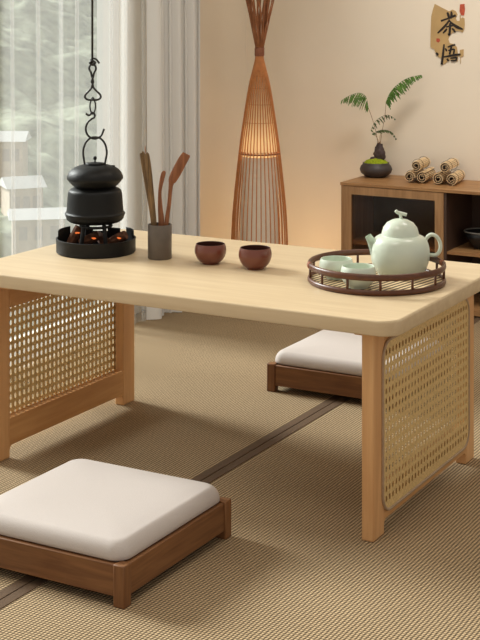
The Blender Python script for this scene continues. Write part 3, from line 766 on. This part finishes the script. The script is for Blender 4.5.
utensil('tea_tongs', [(146, 153.5, -.012), (147, 156, -.012), (149, 172, -.012), (152.3, 200, -.008), (154.5, 222, -.006), (156.5, 254, -.004)], [1.5, 2.5, 2.9, 2.3, 2.0, 1.6], .35, M['spoon_dark'], 'speckled brown stick just right of the leftmost one')
utensil('tea_needle', [(145.2, 146, .012), (145.4, 150, .012), (147.5, 175, .012), (152.5, 222, .012), (155, 254, .008)], [.25, .45, .6, .7, .7], .9, M['spoon_red'], 'thin pointed needle rising behind the two dark sticks')
utensil('tea_scoop', [(164, 170.8, .004), (163.6, 173, .004), (161.8, 180, .003), (159.9, 192, 0), (160.2, 207, 0), (161.3, 222, 0), (161.5, 254, 0)], [1.0, 2.2, 2.2, 1.7, 2.3, 3.0, 2.4], .4, M['spoon_red'], 'short reddish scoop standing in the middle of the jar')
utensil('tea_spatula', [(186.6, 153.8, 0), (185.4, 156, 0), (181.8, 162, 0), (176, 173, 0), (172.5, 180, 0), (170.8, 186, 0), (169, 205, 0), (166.6, 222, .0), (164.3, 254, 0)], [3.9, 4.5, 4.9, 4.9, 4.1, 2.2, 2.0, 2.2, 1.8], (.12, .7), M['spoon_red'], 'reddish wooden spatula with a broad blade leaning right')

# ------------------------------------------------------------------ brown cups
def cup(loc, r, h, name, lab, mo, mi, group, foot=.55):
    t_ = thing(name, lab, 'cup', loc, 0, group)
    po = spline([(r*foot*.95, 0), (r*foot, .003*h/.047), (r*.70, h*.14), (r*.88, h*.32), (r*.985, h*.54), (r*1.0, h*.70), (r*.965, h*.87), (r*.905, h)], 5)
    pi = spline([(r*.905, h), (r*.87, h*.985), (r*.9, h*.8), (r*.93, h*.6), (r*.85, h*.35), (r*.55, h*.16), (0.0, h*.12)], 5)
    obj('cup_body', lathe(bmesh.new(), [(0, .0012)]+[(r*foot*.85, .0012)]+[tuple(p) for p in po], 48), mo, t_, smooth=True)
    obj('cup_inside', lathe(bmesh.new(), [tuple(p) for p in pi[:-1]]+[(0, h*.12)], 48), mi, t_, smooth=True)
    return t_
c1 = on_z(210.5, 263.4, H); c2 = on_z(255.2, 268.6, H)
cup(c1, 15.9*(c1-CAM).dot(FW)/F, .047, 'tea_cup', 'brown clay tea cup nearer the utensil jar', M['clay'], M['clay_in'], 'brown clay cups')
cup(c2, 16.6*(c2-CAM).dot(FW)/F, .049, 'tea_cup', 'brown clay tea cup nearer the round tray', M['clay'], M['clay_in'], 'brown clay cups')

# ------------------------------------------------------------------ rattan tray
tc_ = on_z(376.5, 281.8, H); TTt = (tc_-CAM).dot(FW); ts = TTt/F
ty = thing('rattan_tray', 'round dark rattan tray with a low open rail, under the teapot', 'tray', tc_)
RR = 69*ts
def ringpts(r, z, n=72): return [(r*math.cos(2*PI*s/n), r*math.sin(2*PI*s/n), z) for s in range(n)]
bm = bmesh.new(); tube(bm, ringpts(RR-.0045, .0062), .0062, 10, closed=True, flat=(.75, 1)); obj('lower_ring', bm, M['tray'], ty, smooth=True)
bm = bmesh.new(); tube(bm, ringpts(RR-.004, .0385), .0072, 10, closed=True, flat=(.6, 1)); obj('upper_ring', bm, M['tray'], ty, smooth=True)
obj('woven_base', lathe(bmesh.new(), [(0, .003), (RR-.006, .003), (RR-.006, .007), (0, .007)], 64), M['tray_base'], ty)
for s in range(13):
    a = 2*PI*s/13-.62
    bm = bmesh.new(); tube(bm, [((RR-.005)*math.cos(a), (RR-.005)*math.sin(a), .010), ((RR-.005)*math.cos(a), (RR-.005)*math.sin(a), .036)], .0030, 8)
    obj('post', bm, M['tray'], ty, smooth=True)
for a in (-2.55, .6):
    pts = [((RR-.004)*math.cos(a+s*.03), (RR-.004)*math.sin(a+s*.03), .0385) for s in range(-2, 3)]
    bm = bmesh.new(); tube(bm, pts, .0074, 10, flat=(.8, 1)); obj('binding', bm, M['wrap'], ty, smooth=True)
# celadon cups
zt_ = H+.0072
a1 = on_z(358.3, 287.2, zt_); a2 = on_z(336.3, 278.2, zt_)
cup(a1, 17.7*(a1-CAM).dot(FW)/F, .046, 'celadon_cup', 'pale celadon cup in front, beside the teapot on the tray', M['celadon'], M['celadon'], 'celadon cups on the tray', .6)
cup(a2, 17*(a2-CAM).dot(FW)/F, .044, 'celadon_cup', 'pale celadon cup at the back left of the tray', M['celadon'], M['celadon'], 'celadon cups on the tray', .6)
# teapot
tp = on_z(400.2, 274.5, zt_); ps_ = (tp-CAM).dot(FW)/F
pot = thing('teapot', 'pale celadon teapot with domed lid and twig shaped knob on the tray', 'teapot', tp, TH)
def pz(v): return CZ-(v-Y0)*ps_-tp.z
body = [(0, 278), (20, 278), (22.5, 276.3), (26, 271.5), (28.6, 264.5), (29.4, 257), (28.9, 250), (26.6, 243.5), (23, 240), (18.8, 238.4)]
bp_ = spline([(r*ps_, pz(v)+.002) for r, v in body], 4)
mz_ = min(p[1] for p in bp_)
obj('body', lathe(bmesh.new(), [(max(0, r), z-mz_) for r, z in bp_]+[(0, pz(238)-mz_)], 64), M['celadon'], pot, smooth=True)
lid = [(0, 238.6), (18.8, 238.6), (19.3, 237.6), (19.0, 236.6), (18.6, 233), (17, 227.5), (13.2, 222.5), (7.5, 219.6), (2.5, 218.6), (0, 218.4)]
lo_ = obj('lid', lathe(bmesh.new(), [(r*ps_, pz(v)) for r, v in lid], 64), M['celadon'], pot, smooth=True, auto=1.2)
def tpx(u, v, y=0): return ((u-400.2)*ps_, y, pz(v))
bm = bmesh.new()
tube(bm, [tpx(401.2, 219.5), tpx(400.8, 216.5), tpx(400.2, 214)], [.0042, .0032, .0040], 10)
tube(bm, spline([tpx(395.6, 210.5, .0), tpx(397.5, 212.3, 0), tpx(401, 213.3, 0), tpx(404.5, 214.2, -.001), tpx(406.6, 214.8, -.002)], 4), [.0040]*17, 10)
obj('knob', bm, M['celadon'], lo_, smooth=True)
bm = bmesh.new()
sp_ = spline([tpx(378, 252)+(.0190,), tpx(374.5, 246)+(.0140,), tpx(371, 240.5)+(.0096,), tpx(368, 235.6)+(.0074,)], 5)
tube(bm, sp_, [s[3] for s in sp_], 16, ends=False)
bmesh.ops.solidify(bm, geom=bm.faces[:], thickness=.0014)
obj('spout', bm, M['celadon'], pot, smooth=True)
bm = bmesh.new()
tube(bm, spline([tpx(424.5, 244), tpx(426.5, 238.2), tpx(431, 234.6), tpx(436.5, 236.5), tpx(440, 242.5), tpx(440.2, 249.5), tpx(436.6, 254.6), tpx(431, 255.0), tpx(427.5, 254.2)], 6), .0050, 12, flat=(1.25, .85))
obj('handle', bm, M['celadon'], pot, smooth=True)

# ------------------------------------------------------------------ wall plaque with brush characters
def wpt(u, v, y):
    d_ = FW+(u-240)/F*RT-(v-Y0)/F*UP; return CAM+d_*((y-CY)/d_.y)
def gp(a, b): return (425+a/9.14, b/9.14)        # plaque close-up units to photograph pixels
so = wpt(448, 35, WY)
sg = thing('wall_plaque', 'tan cut-out wall plaque with two black brush characters and red seals', 'wall plaque', so)
def plate(name, pts, y0, y1, mat, parent):
    bm = bmesh.new(); f = []
    for y in (y0, y1): f.append([tuple(Vector((wpt(*gp(*p), WY).x, WY-y, wpt(*gp(*p), WY).z))-so) for p in pts])
    stack(bm, f)
    return obj(name, bm, mat, parent)
bd = plate('board', [(92, 36), (74, 90), (60, 150), (55, 300), (52, 430), (88, 450), (105, 492), (130, 524), (150, 530), (158, 585), (185, 582), (202, 566), (222, 545), (262, 556), (300, 560), (304, 505), (292, 430), (262, 402), (228, 395), (214, 362), (222, 330), (250, 300), (290, 282), (325, 285), (345, 296), (360, 268), (364, 220), (362, 168), (345, 160), (330, 168), (316, 192), (292, 190), (282, 168), (298, 130), (280, 100), (252, 88), (222, 104), (160, 72)], .0002, .0035, M['tan'], sg)
plate('red_seal', [(322, 40), (362, 36), (366, 90), (358, 142), (330, 136), (318, 100)], .0002, .003, M['seal'], sg)
plate('brown_seal', [(322, 456), (354, 450), (354, 512), (338, 522), (318, 512)], .0002, .003, M['tan'], sg)
plate('red_dot', [(108, 350), (138, 352), (142, 374), (126, 390), (106, 378)], .0034, .0042, M['seal'], sg)
plate('seal_line', [(322, 138), (326, 138), (326, 190), (322, 190)], .0002, .0044, M['tan'], sg)
plate('seal_line', [(324, 520), (328, 520), (328, 582), (324, 582)], .0002, .003, M['tan'], sg)
def brush(strokes, name):
    bm = bmesh.new(); k = 0
    for st in strokes:
        sp2 = spline(st, 5); L_, R_ = [], []
        for i, (a, b, w_) in enumerate(sp2):
            p0 = sp2[max(0, i-1)]; p1 = sp2[min(len(sp2)-1, i+1)]
            dx, dy = p1[0]-p0[0], p1[1]-p0[1]; d_ = math.hypot(dx, dy) or 1
            w_ *= 1.25; L_.append((a-dy/d_*w_, b+dx/d_*w_)); R_.append((a+dy/d_*w_, b-dx/d_*w_))
        ring = []
        k += 1
        for y in (.0005, .0048+.0002*(k % 3)):
            ring.append([[bm.verts.new(Vector((wpt(*gp(*p), WY).x, WY-y, wpt(*gp(*p), WY).z))-so) for p in s_] for s_ in (L_, R_)])
        n = len(L_)
        for i in range(n-1):
            for q in (0, 1): bm.faces.new((ring[q][0][i], ring[q][0][i+1], ring[q][1][i+1], ring[q][1][i]))
            for q in (0, 1): bm.faces.new((ring[0][q][i], ring[0][q][i+1], ring[1][q][i+1], ring[1][q][i]))
        for i in (0, n-1): bm.faces.new((ring[0][0][i], ring[0][1][i], ring[1][1][i], ring[1][0][i]))
    return obj(name, bm, M['ink'], sg)
brush([[(150, 192, 7), (180, 180, 6), (215, 168, 6), (285, 140, 9)],
       [(208, 112, 6), (218, 140, 9), (226, 172, 6)], [(244, 104, 5), (246, 135, 9), (240, 170, 5)],
       [(228, 178, 5), (205, 215, 7), (165, 260, 8), (120, 302, 5)],
       [(222, 186, 5), (255, 218, 8), (300, 248, 11), (350, 268, 5)],
       [(196, 246, 5), (225, 240, 6), (262, 232, 6)],
       [(232, 212, 6), (232, 260, 8), (226, 318, 7), (214, 306, 3)],
       [(204, 262, 5), (190, 280, 7), (168, 304, 4)], [(250, 258, 4), (266, 274, 8), (280, 294, 5)]], 'tea_character')
brush([[(106, 482, 5), (116, 494, 9), (120, 508, 5)], [(178, 404, 5), (174, 450, 7), (166, 520, 8), (156, 590, 8)], [(188, 442, 4), (198, 456, 7), (200, 470, 4)],
       [(212, 430, 5), (245, 418, 7), (278, 408, 6)], [(248, 418, 5), (240, 450, 7), (228, 498, 6)],
       [(216, 462, 5), (250, 452, 6), (270, 452, 6), (268, 478, 6), (262, 500, 5)],
       [(176, 520, 5), (220, 512, 7), (280, 502, 9), (328, 496, 5)],
       [(206, 534, 5), (212, 546, 7), (218, 560, 4)], [(236, 532, 5), (268, 528, 6), (292, 528, 7), (286, 556, 6)], [(240, 552, 5), (262, 554, 7), (284, 552, 6)]], 'insight_character')

# ------------------------------------------------------------------ light
w = bpy.data.worlds.new('sky'); SC.world = w; w.use_nodes = True
bg = w.node_tree.nodes['Background']; bg.inputs[0].default_value = (1.0, .935, .85, 1); bg.inputs[1].default_value = 0.54
def area(name, loc, rot, sx, sy, power, col):
    l = bpy.data.lights.new(name, 'AREA'); l.shape = 'RECTANGLE'; l.size = sx; l.size_y = sy; l.energy = power; l.color = col
    o = bpy.data.objects.new(name, l); COL.objects.link(o); o.location = loc; o.rotation_euler = rot; return o
area('ceiling_light', (.75, -.75, CEIL-.02), (0, 0, 0), .7, .7, 10, (1, .94, .85))
sl = bpy.data.lights.new('added_wall_spot', 'SPOT'); sl.energy = 115; sl.color = (1, .94, .86); sl.spot_size = 1.35; sl.spot_blend = 1.0; sl.shadow_soft_size = .3  # unseen spot added to brighten the back wall and cabinet
slo = bpy.data.objects.new('added_wall_spot', sl); COL.objects.link(slo); slo.location = (.75, 1.25, CEIL-.03)
slo.rotation_euler = (Vector((.75, WY, .9))-slo.location).to_track_quat('-Z', 'Y').to_euler()
area('added_rear_fill', (1.3, 1.0, CEIL-.02), (0, 0, 0), .6, .6, 9, (1, .94, .86))  # unseen fill panel added to lift the rear walls
s = bpy.data.lights.new('daylight', 'SUN'); s.energy = 7.8; s.angle = .3; s.color = (1, 1, .98)
so_ = bpy.data.objects.new('daylight', s); COL.objects.link(so_)
so_.rotation_euler = Vector((1.0, -.13, -.52)).to_track_quat('-Z', 'Y').to_euler()
p = bpy.data.lights.new('lamp_glow', 'POINT'); p.energy = .13; p.color = (1, .66, .34); p.shadow_soft_size = .02
po = bpy.data.objects.new('lamp_glow', p); COL.objects.link(po); po.location = lp+Vector((0, 0, lz(147)))
p = bpy.data.lights.new('added_wall_glow', 'POINT'); p.energy = 1.05; p.color = (1, .70, .36); p.shadow_soft_size = .04  # unseen point light added behind the lamp to warm the wall
po = bpy.data.objects.new('added_wall_glow', p); COL.objects.link(po); po.location = lp+Vector((.04, .17, .10))
# ------------------------------------------------------------------ camera
c = bpy.data.cameras.new('camera'); co = bpy.data.objects.new('camera', c); COL.objects.link(co)
co.location = CAM; co.rotation_euler = (PI/2, 0, TH)
c.sensor_fit = 'AUTO'; c.sensor_width = 36; c.lens = F*36/640; c.shift_y = -(320-Y0)/640; c.clip_start = .05; c.clip_end = 300
SC.camera = co
vs = SC.view_settings; vs.view_transform = 'Standard'; vs.look = 'None'; vs.exposure = 0.0; vs.gamma = 1; vs.use_curve_mapping = False
